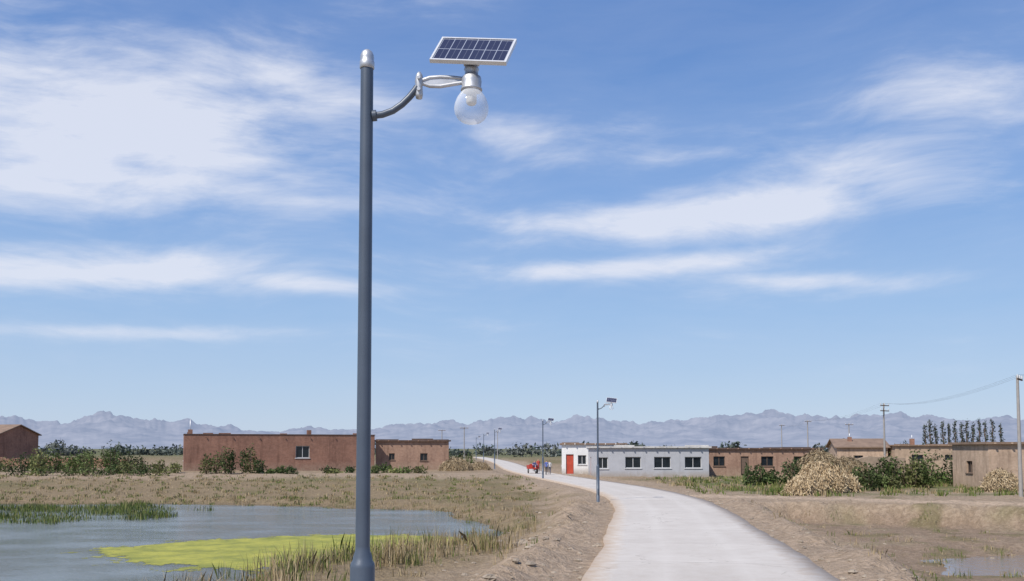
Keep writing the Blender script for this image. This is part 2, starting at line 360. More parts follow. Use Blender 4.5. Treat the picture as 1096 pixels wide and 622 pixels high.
def scatter(n,x0,x1,y0,y1,dens):
    x=rng.uniform(x0,x1,n); y=rng.uniform(y0,y1,n)
    z,sl,sr,d_r,d_p,a1,a2=terrain(x,y); p=dens(x,y,sl,sr,d_r,d_p,a1,a2); k=rng.uniform(0,1,n)<p
    return x[k],y[k],z[k],a1[k],a2[k],sl[k]
def tufts(nc,per,spread,*a):
    x,y,z,a1,a2,sl=scatter(nc,*a); n=len(x); rep=rng.integers(max(1,per//2),per*2,n)
    X=np.repeat(x,rep)+rng.normal(0,spread,rep.sum()); Y=np.repeat(y,rep)+rng.normal(0,spread,rep.sum()); z,*_=terrain(X,Y)
    sc=np.repeat(rng.uniform(.5,1.4,n),rep)
    hue=np.repeat(rng.uniform(0,1,n),rep)
    return X,Y,z,sc,hue
drycol=[(.34,.26,.15),(.25,.19,.10),(.42,.34,.21)]; grcol=[(.09,.13,.03),(.13,.16,.045),(.2,.2,.07)]
def huecols(hue,thr):
    n=len(hue); a=palette(n,drycol,[3,2,2]); g=palette(n,grcol,[2,2,2]); return np.where((hue<thr)[:,None],g,a)
X1,Y1,Z1,S1,H1=tufts(7500,9,.13,-30,6,17,68,lambda x,y,sl,sr,d,p,a,b:(x<road_x(y))*(d>2.2)*(sl>-.1)*np.clip(.16+b*.9+.5*(sl<3)-.35*(d<4.5),0.01,1))
blades('dry_grass',X1,Y1,Z1-.02,S1*rng.uniform(.10,.32,len(X1)),.022,huecols(H1,.3))
X1,Y1,Z1,S1,H1=tufts(1500,16,.24,-14,2,20,40,lambda x,y,sl,sr,d,p,a,b:(x<road_x(y))*(d>3.2)*(sl>-.2)*(sl<5.)*np.clip(.3+b,0.04,1))
blades('tall_bank_grass',X1,Y1,Z1-.02,S1*rng.uniform(.3,.8,len(X1)),.020,huecols(H1,.3),.28)
X1,Y1,Z1,S1,H1=tufts(6000,8,.15,-62,2,64,92,lambda x,y,sl,sr,d,p,a,b:(d>1.2)*(sl>-.1)*np.clip(.2+b*.9+.3*(sl<4),0.02,1))
blades('dry_meadow_grass',X1,Y1,Z1-.02,S1*rng.uniform(.10,.26,len(X1)),.05,huecols(H1,.4))
X1,Y1,Z1,S1,H1=tufts(4600,8,.14,8,36,19,54,lambda x,y,sl,sr,d,p,a,b:(x>road_x(y))*(d>1.5)*(p>1.6)*(sr>.1)*np.clip(-.10+b*.9+.3*(sr<2.5),0.008,1))
blades('dry_grass',X1,Y1,Z1-.02,S1*rng.uniform(.08,.28,len(X1)),.024,huecols(H1,.6))
X1,Y1,Z1,S1,H1=tufts(4600,9,.18,13,60,60,96,lambda x,y,sl,sr,d,p,a,b:(x>road_x(y))*(d>2.)*(p>.5)*np.clip(.3+b*.9,0.02,1))
blades('green_verge_grass',X1,Y1,Z1-.02,S1*rng.uniform(.15,.4,len(X1)),.06,huecols(H1,.75))
RE=[(-60,66),(-25,65.5),(-21,63.5),(-18.5,58),(-21,52),(-27,48),(-60,46)]
x=rng.uniform(-48,-16,46000); y=rng.uniform(44,67,46000); sd=sdpoly(x,y,RE); nz=fnoise(x,y,.25,3,3.); k=(sd<nz*3.2-.6)&(rng.uniform(0,1,len(x))<np.clip(.55+nz*1.5,.03,1)); x,y,nz=x[k],y[k],nz[k]
blades('pond_reeds',x,y,np.full(len(x),WL-.05),rng.uniform(.10,.42,len(x))*(1+nz*.8),.033,palette(len(x),[(.10,.14,.035),(.15,.18,.05),(.07,.10,.03),(.24,.22,.09)],[3,3,3,2]),.25)

# ---------------------------------------------------------------- leaf masses
m_leaf=attrmat('foliage',.7,.2)
def leafmass(name,clumps,n,size,cols,parent=None,wts=None):
    V=[];Cs=[]
    for (cx,cy,cz,rx,ry,rz) in clumps:
        d=rng.normal(0,1,(n,3)); d/=np.linalg.norm(d,axis=1)[:,None]; r=rng.uniform(.25,1.12,n)**.6
        lump=1+.3*np.sin(d[:,0]*5+cx)*np.cos(d[:,2]*6+cy)+.15*np.sin(d[:,1]*11+cz*3)
        p=d*(r*lump)[:,None]*np.array([rx,ry,rz])+np.array([cx,cy,cz])
        u=rng.normal(0,1,(n,3)); u/=np.linalg.norm(u,axis=1)[:,None]; w=np.cross(u,rng.normal(0,1,(n,3))); w/=np.linalg.norm(w,axis=1)[:,None]
        s=size*rng.uniform(.5,1.4,n)[:,None]
        V.append(np.stack([p-u*s,p-w*s*.5,p+u*s,p+w*s*.5],1))
        base=palette(1,cols,wts or [1]*len(cols),.2)*rng.uniform(.7,1.3)
        Cs.append(np.repeat(base*rng.uniform(.55,1.45,(n,1)),4,0))
    V=np.concatenate(V).reshape(-1,3); C=np.concatenate(Cs); F=np.arange(len(V)).reshape(-1,4)
    ob=arrmesh(name,V,F,m_leaf,C)
    if parent: ob.parent=parent
    return ob
gcol=[(.07,.10,.03),(.10,.13,.045),(.05,.075,.025),(.15,.16,.06)]
def shrub(name,x0,x1,y,h,z=0.,n=6,dens=260,size=.13,cols=gcol):
    cl=[]; L=x1-x0
    for i in range(n):
        cx=x0+L*(i+.5)/n+random.uniform(-.3,.3)*L/n; hh=h*random.uniform(.5,1.05)
        cl.append((cx,y+random.uniform(-1,1),z+hh*.45,L/n*random.uniform(.5,.85),1.2,hh*.55))
    e=empty(name,(0,0,0)); leafmass('leaves',cl,dens,size,cols,e)
    mb=MB()
    for c in cl:
        for k in range(4):
            a=random.uniform(0,6.28); mb.tube([(c[0],c[1],z-.1),(c[0]+math.cos(a)*c[3]*.4,c[1]+math.sin(a)*.4,c[2]),(c[0]+math.cos(a)*c[3]*.9,c[1]+math.sin(a)*.8,c[2]+c[5]*.9)],[.05,.03,.01],5)
    mb.make('stems',[m_wood],e)
shrub('shrub',-59,-50,104,2.3,.3,6); shrub('shrub',-52,-39,100,3.0,.3,10,420); shrub('shrub',-41,-34.5,97,2.0,.3,6,300)
shrub('shrub',-62,-44,108,2.6,.3,9,300); shrub('shrub',-50,-34,93,1.1,.2,9,160)
shrub('shrub',-31.8,-25.6,97,2.8,.35,7,330); shrub('shrub',-25,-22.4,96,1.2,.3,3); shrub('shrub',-14.5,-9.5,98,1.1,.3,5); shrub('shrub',-9,-5.2,122,2.4,.3,4)
shrub('shrub',19.2,24,78,2.0,-.1,6,330); shrub('shrub',28.5,32.5,73,2.4,-.1,6,380); shrub('shrub',32,37,76,2.6,-.1,6,380); shrub('shrub',37,43,80,2.2,-.1,5)
shrub('shrub',25.5,29,70.5,1.9,-.1,5,380); shrub('shrub',22,26,75,2.2,-.1,5,300)
shrub('shrub',37,41,61,1.1,-.1,5,300,.1); shrub('shrub',-20,-17,99,.9,.3,3)
shrub('shrub',12,20,150,2.5,0,5); shrub('shrub',45,60,100,2.6,0,9,300)
cl=[]
for i in range(150):
    x=-330+i*4.6+random.uniform(-2,2); y=random.uniform(330,430); h=random.uniform(2.5,6.5); cl.append((x,y,h*.4,random.uniform(3,6),3,h*.5))
leafmass('distant_tree_belt',cl,150,.75,[(.11,.13,.11),(.095,.12,.105),(.13,.14,.125)])
def poplar(mb,cl,x,y,h):
    pts=[(x,y,0),(x+.1,y,h*.4),(x-.05,y,h*.8),(x,y,h)]; mb.tube(pts,[.18,.13,.06,.02],6)
    z=h*.12
    while z<h*.97:
        a=random.uniform(0,6.28); L=h*.09*(1.05-z/h)+.2
        ex,ey,ez=x+math.cos(a)*L*.55,y+math.sin(a)*L*.55,z+L*1.5
        mb.tube([(x,y,z),(x+math.cos(a)*L*.35,y+math.sin(a)*L*.35,z+L*.6),(ex,ey,ez)],[.05,.03,.01],4)
        cl.append((ex,ey,ez-.1,.26,.26,.6)); z+=h*.042
pe=empty('poplar_tree_row'); mb=MB(); cl=[]
for px_,top in ((990,456),(995,452),(1001,457),(1009,453),(1015,455),(1022,451),(1029,455),(1034,452),(1041,456),(1048,450),(1054,453),(1062,451),(1071,456)):
    d=160+random.uniform(-4,4); x=(px_-548)*d/1000; poplar(mb,cl,x,d,3+(480-top)*d/1000)
mb.make('trunks',[m_wood],pe); leafmass('crowns',cl,18,.15,[(.06,.08,.055),(.08,.095,.065),(.05,.065,.05)],pe)

# ---------------------------------------------------------------- mountains
naz,nr=1500,28
az=np.radians(np.linspace(-62,62,naz)); rr=np.linspace(4800,8000,nr)
pxs=[-1800,-600,-200,0,40,90,150,200,240,300,400,450,520,570,620,700,760,830,900,960,1020,1096,1300,1800,3000]
top=[455,447,450,448,449,444,447,452,458,460,458,453,451,445,448,453,445,442,446,444,445,450,450,446,455]
env=np.interp(548+1000*np.tan(az),pxs,top)
H=np.zeros((nr,naz))
prof=np.interp(np.linspace(0,1,nr),[0,.12,.42,.62,1],[0,.2,.72,1.,.4])
for i in range(nr):
    for j in range(naz):
        x=rr[i]*math.sin(az[j]); y=rr[i]*math.cos(az[j])
        q=noise.ridged_multi_fractal(Vector((x*.0019,y*.0013,2.2)),.8,2.2,7,1.,2.)
        q2=noise.fractal(Vector((x*.009,y*.005,7.)),.7,2.,5)
        H[i,j]=prof[i]*(.57+.29*q+.09*q2)
pkenv=(H/(rr[:,None]*np.cos(az)[None])).max(0); ker=np.ones(121)/121; pks=np.convolve(np.pad(pkenv,60,'edge'),ker,'valid')
H*=((481.5-env)/1000/pks)[None]
XX=rr[:,None]*np.sin(az)[None]; YY=rr[:,None]*np.cos(az)[None]
I=np.arange(nr*naz).reshape(nr,naz); F=np.stack([I[:-1,:-1],I[:-1,1:],I[1:,1:],I[1:,:-1]],-1).reshape(-1,4)[:,::-1]
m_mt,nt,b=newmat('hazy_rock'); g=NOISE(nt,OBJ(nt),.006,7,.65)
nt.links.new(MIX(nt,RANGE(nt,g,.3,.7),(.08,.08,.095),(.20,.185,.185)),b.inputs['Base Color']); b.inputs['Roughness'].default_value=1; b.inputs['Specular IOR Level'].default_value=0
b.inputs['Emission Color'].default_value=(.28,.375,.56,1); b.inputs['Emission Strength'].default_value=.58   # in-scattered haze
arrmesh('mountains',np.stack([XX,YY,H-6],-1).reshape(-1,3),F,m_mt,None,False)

# ---------------------------------------------------------------- buildings
def wall(mb,p0,dirv,nrm,W,H,T,ops,mat,gm,fm,z0=0):
    d=Vector((*dirv,0)); n=Vector((*nrm,0)); p0=Vector((*p0,0))
    def bx(a,b2,t0,t1,za,zb,m_):
        vs=[p0+d*u+n*v+Vector((0,0,w)) for u in(a,b2) for v in(t0,t1) for w in(za,zb)]
        mb.add(vs,[(0,1,3,2),(4,6,7,5),(0,4,5,1),(2,3,7,6),(0,2,6,4),(1,5,7,3)],m_)
    x=0
    for (a,b2,za,zb,kind) in sorted(ops,key=lambda q:q[0]):
        if a>x: bx(x,a,-T,0,z0,H,mat)
        if za>z0: bx(a,b2,-T,0,z0,za,mat)
        bx(a,b2,-T,0,zb,H,mat)
        if kind=='w':
            bx(a,b2,-T*.7,-T*.6,za,zb,gm)
            f=.06
            for (c,e,g_,h_) in ((a,b2,za,za+f),(a,b2,zb-f,zb),(a,a+f,za+f,zb-f),(b2-f,b2,za+f,zb-f),((a+b2)/2-.03,(a+b2)/2+.03,za+f,zb-f)):
                bx(c,e,-T*.58,-T*.4,g_,h_,fm)
            bx(a-.08,b2+.08,.002,.07,za-.09,za-.003,fm)
        else:
            bx(a+.03,b2-.03,-T*.6,-T*.4,za,zb-.03,kind)
        x=b2
    if x<W: bx(x,W,-T,0,z0,H,mat)
def house(name,x,y,z,rz,W,D,H,mat,roofkind='flat',front=(),side=(),roofmat=None,extra=None,framemat=None):
    """local: front wall on y=0 facing -Y, left side wall x=0 facing -X"""
    e=empty(name,(x,y,z),rz); T=.3
    mats=[mat,m_glass,framemat or m_frame,m_wood,m_red,m_orange]
    mb=MB(); wall(mb,(0,0),(1,0),(0,-1),W,H,T,front,0,1,2,-.4)
    wall(mb,(0,D),(0,-1),(-1,0),D-T-.001,H,T,side,0,1,2,-.4)
    wall(mb,(W,T+.001),(0,1),(1,0),D-T,H,T,(),0,1,2,-.4)
    mb.box(T+.001,W-T-.001,D-T,D,-.4,H,0); mb.make('walls',mats,e)
    r=MB()
    if roofkind=='flat':
        o_=.25; r.box(-o_,W+o_,-o_,D+o_,H+.003,H+.17,0)
        k=0
        while k<W:
            w=random.uniform(1.5,3.5); 
            if random.random()<.6: r.box(k,min(W,k+w),.1,.35,H+.173,H+.173+random.uniform(.06,.2),0)
            k+=w
        for k in range(int(W/1.2)): r.box(.3+k*1.2,.42+k*1.2,-.38,-.252,H+.02,H+.13,1)
    elif roofkind=='parapet':
        r.box(-.05,W+.05,-.06,.30,H+.003,H+.10,0); r.box(-.05,.30,.303,D,H+.003,H+.10,0); r.box(.31,W-.31,.31,D-.31,H-.35,H-.2,0)
        k=0.3
        while k<W-2:
            if random.random()<.35: r.box(k,k+random.uniform(.3,1.4),.0,.25,H+.103,H+.103+random.uniform(.07,.24),1)
            k+=1.7
        k=2.3
        while k<W-1: r.box(k,k+.1,-.16,-.063,H-.35,H-.25,0); k+=2.9
    else:
        o_=.35;h=H*.33
        for s,(ya,yb) in enumerate(((-o_,D/2),(D+o_,D/2))):
            za=H-.0+(-o_/(D/2))*h+.05; zb=H+h+.05
            vs=[(-o_,ya,za),(W+o_,ya,za),(W+o_,yb,zb),(-o_,yb,zb)]; vs2=[(a,b_,c+.14) for a,b_,c in vs]
            r.add(vs+vs2,[(0,1,2,3),(7,6,5,4),(0,4,5,1),(2,6,7,3),(0,3,7,4),(1,5,6,2)],0)
        r.add([(.002,0,H+.002),(.002,D,H+.002),(.002,D/2,H+h)],[(0,1,2)],1); r.add([(W-.002,0,H+.002),(W-.002,D/2,H+h),(W-.002,D,H+.002)],[(0,1,2)],1)
    r.make('roof',[roofmat or m_roof,mat],e)
    if extra:
        c=MB(); extra(c); c.make('chimney',[m_brick,m_silver],e)
    return e
def chim(px,py,z,h=.8): return lambda c:(c.box(px-.25,px+.25,py-.25,py+.25,z,z+h,0),c.lathe([(.0,z+h+.5),(.07,z+h+.5),(.07,z+h)],(px,py,0),8,1))
house('brick_house',-36.8,105,.4,math.radians(20),21.6,7,4.15,m_brick,'parapet',
   front=[(12.3,13.9,1.5,2.9,'w')],side=[(2,3.2,1.2,2.4,'w')],extra=lambda c:(c.box(.4,.9,1,1.5,4.2,4.75,0),c.lathe([(0,5.9),(.06,5.9),(.06,4.75)],(.65,1.25,0),8,1),c.box(14,14.5,3,3.5,3.9,4.8,0)))
house('brick_house',-16.6,114,.4,math.radians(8),8.9,6,3.45,m_brick2,'flat',front=[(1.6,2.3,1.2,2.0,'w'),(5.4,6.3,1.1,2.,'w')],framemat=m_wood)
house('brick_house',-91,150,.6,math.radians(-12),10,9,4.6,m_brick,'gable',front=[(2,3.5,1.2,2.6,'w'),(5,6,0,2.2,3),(7,8.5,1.2,2.6,'w')],roofmat=m_tile)
house('white_house',8.9,100,-.05,math.radians(1.5),12.2,7,3.1,m_grey,'flat',
   front=[(.2,1.35,.9,2.1,'w'),(3.2,4.9,.95,2.15,'w'),(6.3,8.1,.95,2.15,'w'),(9.6,11.4,.95,2.15,'w')],side=[(2,3,0,2.1,4)],roofmat=m_coping)
house('white_house',5.9,111,.0,math.radians(-3),7.5,8,3.45,m_white,'flat',front=[(.5,1.4,0,2.3,5),(1.9,2.9,1.1,2.2,'w')],side=[(3,5,.9,2.2,'w')],roofmat=m_tile)
house('brick_house',21.6,106,0,0,13.4,6,2.9,m_brick2,'flat',front=[(1.2,2.5,1,2.1,'w'),(4.3,5.2,0,2.1,3),(6.6,8,1,2.1,'w'),(10.3,11.6,1,2.1,'w')],roofmat=m_roof,framemat=m_wood)
house('brick_house',42,121,0,math.radians(-12),6.2,9,3.1,m_beige,'gable',front=[(2,3.2,1,2.1,'w')],roofmat=m_tile,extra=chim(2,3,3.3,1.2),framemat=m_wood)
house('brick_house',48.3,118,0,math.radians(-6),10.5,7,3.3,m_earth,'flat',front=[(2,3.4,1,2.2,'w'),(6,7.4,1,2.2,'w')],extra=chim(3,3,3.45,.8),framemat=m_wood,roofmat=m_tile)
house('brick_house',34.6,68,-.05,math.radians(-2),12,6,3.35,m_beige,'flat',front=[(3,4.3,1,2.2,'w')],side=[(2.4,3.4,1.2,2.1,'w')],roofmat=m_tile,framemat=m_wood)
def yardwall(x0,y0,x1,y1,h,mat,name='yard_wall'):
    e=MB(); L=math.hypot(x1-x0,y1-y0); n=max(2,int(L/1.1)); d=Vector((x1-x0,y1-y0,0))/n; nn=Vector((-d.y,d.x,0)).normalized()*.15
    tops=[h+random.uniform(-.15,.12) for _ in range(n+1)]
    vs=[]
    for i in range(n+1):
        p=Vector((x0,y0,0))+d*i; 
        vs+=[p-nn+Vector((0,0,-.5)),p+nn+Vector((0,0,-.5)),p+nn+Vector((0,0,tops[i])),p-nn+Vector((0,0,tops[i]))]
    fs=[]
    for i in range(n):
        a=i*4
        for k in range(4): fs.append((a+k,a+(k+1)%4,a+4+(k+1)%4,a+4+k))
    fs+=[(0,3,2,1),(n*4,n*4+1,n*4+2,n*4+3)]
    e.add(vs,fs,0); e.make(name,[mat])
yardwall(34,97,41.5,99,2.1,m_earth); yardwall(-8,112,-4.5,118,1.2,m_earth); yardwall(41.5,99,60,96,1.7,m_earth)
yardwall(-76,132,-50,122,1.7,m_brick)

# ---------------------------------------------------------------- straw stacks
m_straw=mottled('straw_core',(.33,.24,.13),.4,6,.95,0,.5)
def strawstack(name,cx,cy,R,Rz,h,n=4000,lite=1.):
    a=rng.uniform(0,2*np.pi,n); t=rng.uniform(.02,1,n)**.6; ph=t*np.pi/2
    lump=1+.13*np.sin(3*a+cx)+.08*np.sin(7*a+5*ph)
    px_=cx+np.cos(a)*np.sin(ph)*R*lump; py_=cy+np.sin(a)*np.sin(ph)*Rz*lump; pz=h*np.cos(ph)**.9*(1+.1*np.sin(4*a+2))+.02
    dn_=np.column_stack([np.cos(a)*np.cos(ph)*R,np.sin(a)*np.cos(ph)*Rz,-np.sin(ph)*h]); dn_/=np.linalg.norm(dn_,axis=1)[:,None]
    dd=dn_+rng.normal(0,.42,(n,3)); dd/=np.linalg.norm(dd,axis=1)[:,None]
    L=rng.uniform(.25,.85,n)[:,None]; w=.028
    s=np.cross(dd,rng.normal(0,1,(n,3))); s/=np.linalg.norm(s,axis=1)[:,None]; s*=w
    c_=np.column_stack([px_,py_,pz]); b2=c_-dd*L*.5; tp=c_+dd*L*.5; b2[:,2]=np.maximum(b2[:,2],-.1); tp[:,2]=np.maximum(tp[:,2],-.1)
    V=np.stack([b2-s,b2+s,tp+s*.6,tp-s*.6],1).reshape(-1,3); C=palette(n,[(.54,.42,.265),(.44,.33,.20),(.62,.50,.33),(.22,.16,.10)],[3,3,2,1])*lite
    e=empty(name); ob=arrmesh('stalks',V,np.arange(len(V)).reshape(-1,4),m_blade,np.repeat(C,4,0)); ob.parent=e
    mb=MB(); mb.lathe([(math.sin(q)*.93,math.cos(q)**.9*.93 if q<1.56 else 0) for q in np.linspace(1.57,0.01,9)],(0,0,0),20); mb.v=[(cx+v[0]*R,cy+v[1]*Rz,v[2]*h-.05) for v in mb.v]; mb.make('core',[m_straw],e)
strawstack('straw_stack',19.4,62.6,1.0,.9,.95,1800,1.0); strawstack('straw_stack',20.9,63.8,1.6,1.4,1.8,5200,1.0); strawstack('straw_stack',22.7,65.5,1.3,1.2,1.3,2400,.95)
strawstack('straw_stack',24.9,76,2.0,1.4,2.5,3600,.65)
strawstack('straw_stack',33.9,65.2,1.1,1.0,1.3,1800,.85); strawstack('straw_stack',-6.5,110,1.9,1.2,1.6,1800,.7); strawstack('straw_stack',-3.9,112,1.3,1.0,1.2,1000,.75)
strawstack('straw_stack',29.8,84,2.4,1.3,2.0,2200,.6)

# ---------------------------------------------------------------- rubble
mb=MB()
def rock(mb,x,y,z,s):
    n=7; vs=[];
    for zz,rr_ in ((-.3,.8),(.2,1.),(.65,.55)):
        for k in range(n):
            a=k*6.283/n+zz; q=rr_*random.uniform(.7,1.15); vs.append((x+math.cos(a)*q*s,y+math.sin(a)*q*s*.9,z+zz*s*.8))
    fs=[(i*n+k,i*n+(k+1)%n,(i+1)*n+(k+1)%n,(i+1)*n+k) for i in range(2) for k in range(n)]+[tuple(range(2*n,3*n))]
    mb.add(vs,fs)
n=5000; x=rng.uniform(-12,24,n); y=np.abs(rng.normal(0,26,n))+16; z,sl,sr,d_r,d_p,_,_=terrain(x,y)
k=(d_r>.12)&(rng.uniform(0,1,n)<np.exp(-d_r/2.2)+.06)&(sl>0)&(sr>0)
for i in np.where(k)[0]: rock(mb,x[i],y[i],z[i],float(min(.22,abs(rng.normal(0,.05))+.015)))
for (rx_,ry_,s_) in ((.35,34.4,.32),(.75,34.8,.2),(.1,35.2,.17),(-.5,37,.15),(1.1,31,.13)):
    rock(mb,rx_,ry_,float(terrain(np.array([rx_]),np.array([ry_]))[0][0]),s_)
mb.make('roadside_rubble',[m_rock])

# ---------------------------------------------------------------- street lamps
def lamp(x,y,z,rz=0,H=6.05,seg=28,yaw=-12):
    e=empty('street_lamp',(x,y,z),rz); dz=H-6.05
    p=MB(); p.lathe([(.17,-.3),(.17,0.0),(.155,.03),(.092,.05),(.092,2.12),(.088,2.15),(.074,2.17),(.070,2.2),(.056,2.24),(.054,2.27)],(0,0,0),seg)
    p.lathe([(.054,2.26),(.048,5.96+dz)],(0,0,0),seg)
    for k in range(4):
        a=math.pi/4+k*math.pi/2; p.lathe([(0,.08),(.015,.08),(.015,.02)],(math.cos(a)*.13,math.sin(a)*.13,0),8,1)
    p.box(-.035,.035,-.1,-.085,.5,.85,0)
    p.make('pole',[m_pole,m_silver],e)
    c=MB(); c.lathe([(.05,5.9),(.056,5.905),(.056,5.955),(.05,5.965),(.053,5.985),(.05,6.01),(.038,6.035),(.018,6.05),(0,6.053)],(0,0,dz),seg); c.make('finial_cap',[m_silver],e)
    a=MB(); arc=[(.03,0,5.535),(.12,0,5.545),(.2,0,5.575),(.27,0,5.625),(.325,0,5.68),(.365,0,5.73),(.385,0,5.76)]
    a.tube([(q[0],0,q[2]+dz) for q in arc],.026,14); a.tube([(.045,0,5.535+dz),(.075,0,5.538+dz)],.042,14); a.make('curved_arm',[m_pole],e)
    b_=MB(); b_.lathe([(0,5.665),(.024,5.67),(.03,5.70),(.026,5.76),(.034,5.80),(.026,5.85),(.012,5.875),(0,5.88)],(.40,0,dz),16)
    b_.tube([(.40,-.05,5.73+dz),(.40,.05,5.73+dz)],.014,8); b_.tube([(.40,-.05,5.82+dz),(.40,.05,5.82+dz)],.014,8)
    ca=[(.42,5.81),(.48,5.832),(.56,5.838),(.66,5.833),(.77,5.82)]; cb_=[(.42,5.79),(.48,5.768),(.56,5.765),(.66,5.782),(.77,5.80)]
    b_.tube([(q[0],0,q[1]+dz) for q in ca],.015,10); b_.tube([(q[0],0,q[1]+dz) for q in cb_],.015,10)
    b_.add([(q[0],s,q[1]+dz) for s in(-.006,.006) for q in ca+cb_[::-1]],[tuple(range(9,-1,-1)),tuple(range(10,20))])
    b_.make('cast_bracket',[m_silver],e)
    h=MB(); h.lathe([(0,5.925),(.05,5.92),(.058,5.895),(.05,5.88),(.052,5.85),(.072,5.835),(.078,5.80),(.073,5.755),(.082,5.745),(.082,5.73),(.05,5.725)],(.80,0,dz),seg)
    h.tube([(.80,0,5.9+dz),(.80,0,6.03+dz)],.022,10); h.box(.74,.86,-.05,.02,5.93+dz,5.975+dz,0); h.make('lamp_head',[m_silver],e,0)
    g=MB(); pr=[(.062,5.735),(.085,5.71),(.112,5.67),(.128,5.625),(.132,5.59),(.126,5.55),(.107,5.515),(.075,5.49),(.035,5.479),(0,5.477)]; g.lathe(pr,(.80,0,dz),32); g.make('glass_globe',[m_globe],e)
    l=MB(); l.lathe([(.0,5.62),(.03,5.622),(.04,5.635),(.04,5.70),(.055,5.73)],(.80,0,dz),16,0); l.make('led_core',[m_frame],e)
    pn=MB(); w,hh,t=.30,.18,.014
    pn.box(-w+.014,w-.014,-hh+.014,hh-.014,-.012,t-.006,1)
    for (a0,a1,b0,b1) in ((-w,w,-hh,-hh+.015),(-w,w,hh-.015,hh),(-w,-w+.015,-hh+.015,hh-.015),(w-.015,w,-hh+.015,hh-.015)): pn.box(a0,a1,b0,b1,-.018,t,0)
    ob=pn.make('solar_panel',[m_alu,m_cells],e); ob.location=(.815,-.0,6.045+dz); ob.rotation_euler=(Matrix.Rotation(math.radians(yaw),3,'Z')@Matrix.Rotation(math.radians(7),3,'Y')@Matrix.Rotation(math.radians(50),3,'X')).to_euler()
    return e
lamp(-1.11,7.0,0.0,0)
lamp(4.95,54,-.16,0,5.95,16)
lamp(3.1,94,-.1,0,6.0,10); lamp(-2.6,140,-.05,0,6.0,8); lamp(-5.6,185,0,0,6,8); lamp(-9,235,0,0,6,8)

# ---------------------------------------------------------------- utility poles and wires
def upole(x,y,h,rz=0.3,arms=1):
    e=empty('utility_pole',(x,y,0),rz); p=MB(); p.tube([(0,0,-.5),(0,0,h*.5),(0,0,h)],[.13,.105,.08],10); p.make('shaft',[m_conc],e)
    c=MB()
    for k in range(arms):
        z=h-.25-k*.6; c.box(-.8,.8,-.16,-.1,z-.05,z+.05,0)
        for s in(-.72,0,.72): c.lathe([(0,z+.28),(.045,z+.26),(.03,z+.2),(.055,z+.15),(.03,z+.05)],(s,-.13,0),8,1)
    c.make('crossarm',[m_wood,m_frame],e); return Matrix.Translation((x,y,0))@Matrix.Rotation(rz,4,'Z')
P=[(32.0,59,7.6,.9),(42.2,106,8.1,.6),(52.5,166,8.0,.5),(62,215,8.5,.5)]
T=[upole(*p,2 if i==1 else 1) for i,p in enumerate(P)]
T0=upole(40,22,7.8,1.0)
seqs=[(T0,7.8)]+[(t,p[2]) for t,p in zip(T,P)]
mb=MB()
for (a,ha),(b2,hb) in zip(seqs[:-1],seqs[1:]):
    for s in(-.72,0,.72):
        A=a@Vector((s,-.13,ha+.02)); B=b2@Vector((s,-.13,hb+.02)); pts=[]
        for k in range(15):
            t=k/14; q=A.lerp(B,t); q.z-=1.0*4*t*(1-t)*.7; pts.append(q)
        mb.tube(pts,.0045,5)
mb.make('power_lines',[m_rubber])
upole(-9.3,182,7.2,0); upole(-15.5,207,7.2,0); upole(-4,260,7.8,0); upole(62,172,7.6,.2)

# ---------------------------------------------------------------- motor tricycle and people
tr_=empty('cargo_tricycle',(2.6,112,.0),math.radians(10))
w=MB()
def wheel(w,x,y,r):
    pts=[(x,y+math.cos(t)*(r-.05),r+math.sin(t)*(r-.05)) for t in np.linspace(0,2*math.pi,17)]; w.tube(pts,.055,6,0)
    w.tube([(x-.06,y,r),(x+.06,y,r)],.06,8,1)
    for k in range(6):
        t=k*math.pi/3; w.tube([(x,y,r),(x,y+math.cos(t)*(r-.07),r+math.sin(t)*(r-.07))],.012,4,1)
wheel(w,-.55,.6,.3); wheel(w,.55,.6,.3); wheel(w,0,-1.25,.3); w.make('wheels',[m_rubber,m_silver],tr_)
bd=MB(); bd.box(-.6,.6,-.2,1.4,.55,.6); bd.box(-.6,-.56,-.2,1.4,.602,1.0); bd.box(.56,.6,-.2,1.4,.602,1.0); bd.box(-.558,.558,1.36,1.4,.602,1.0); bd.box(-.558,.558,-.2,-.16,.602,1.15); bd.make('cargo_bed',[m_red],tr_,.01)
fr=MB(); fr.tube([(0,-1.25,.3),(0,-1.05,.75),(0,-.98,1.05)],.035,8,1); fr.tube([(-.35,-.85,1.1),(-.15,-1.,1.05),(.15,-1.,1.05),(.35,-.85,1.1)],.018,6,1); fr.tube([(0,-1.05,.72),(0,-.6,.45),(0,.6,.4)],.04,8,1)
fr.box(-.16,.16,-.95,-.6,.5,.78,0); fr.box(-.18,.18,-.6,-.22,.72,.82,2); fr.box(-.12,.12,-1.5,-1.05,.63,.68,0); fr.make('frame',[m_red,m_silver,m_rubber],tr_)
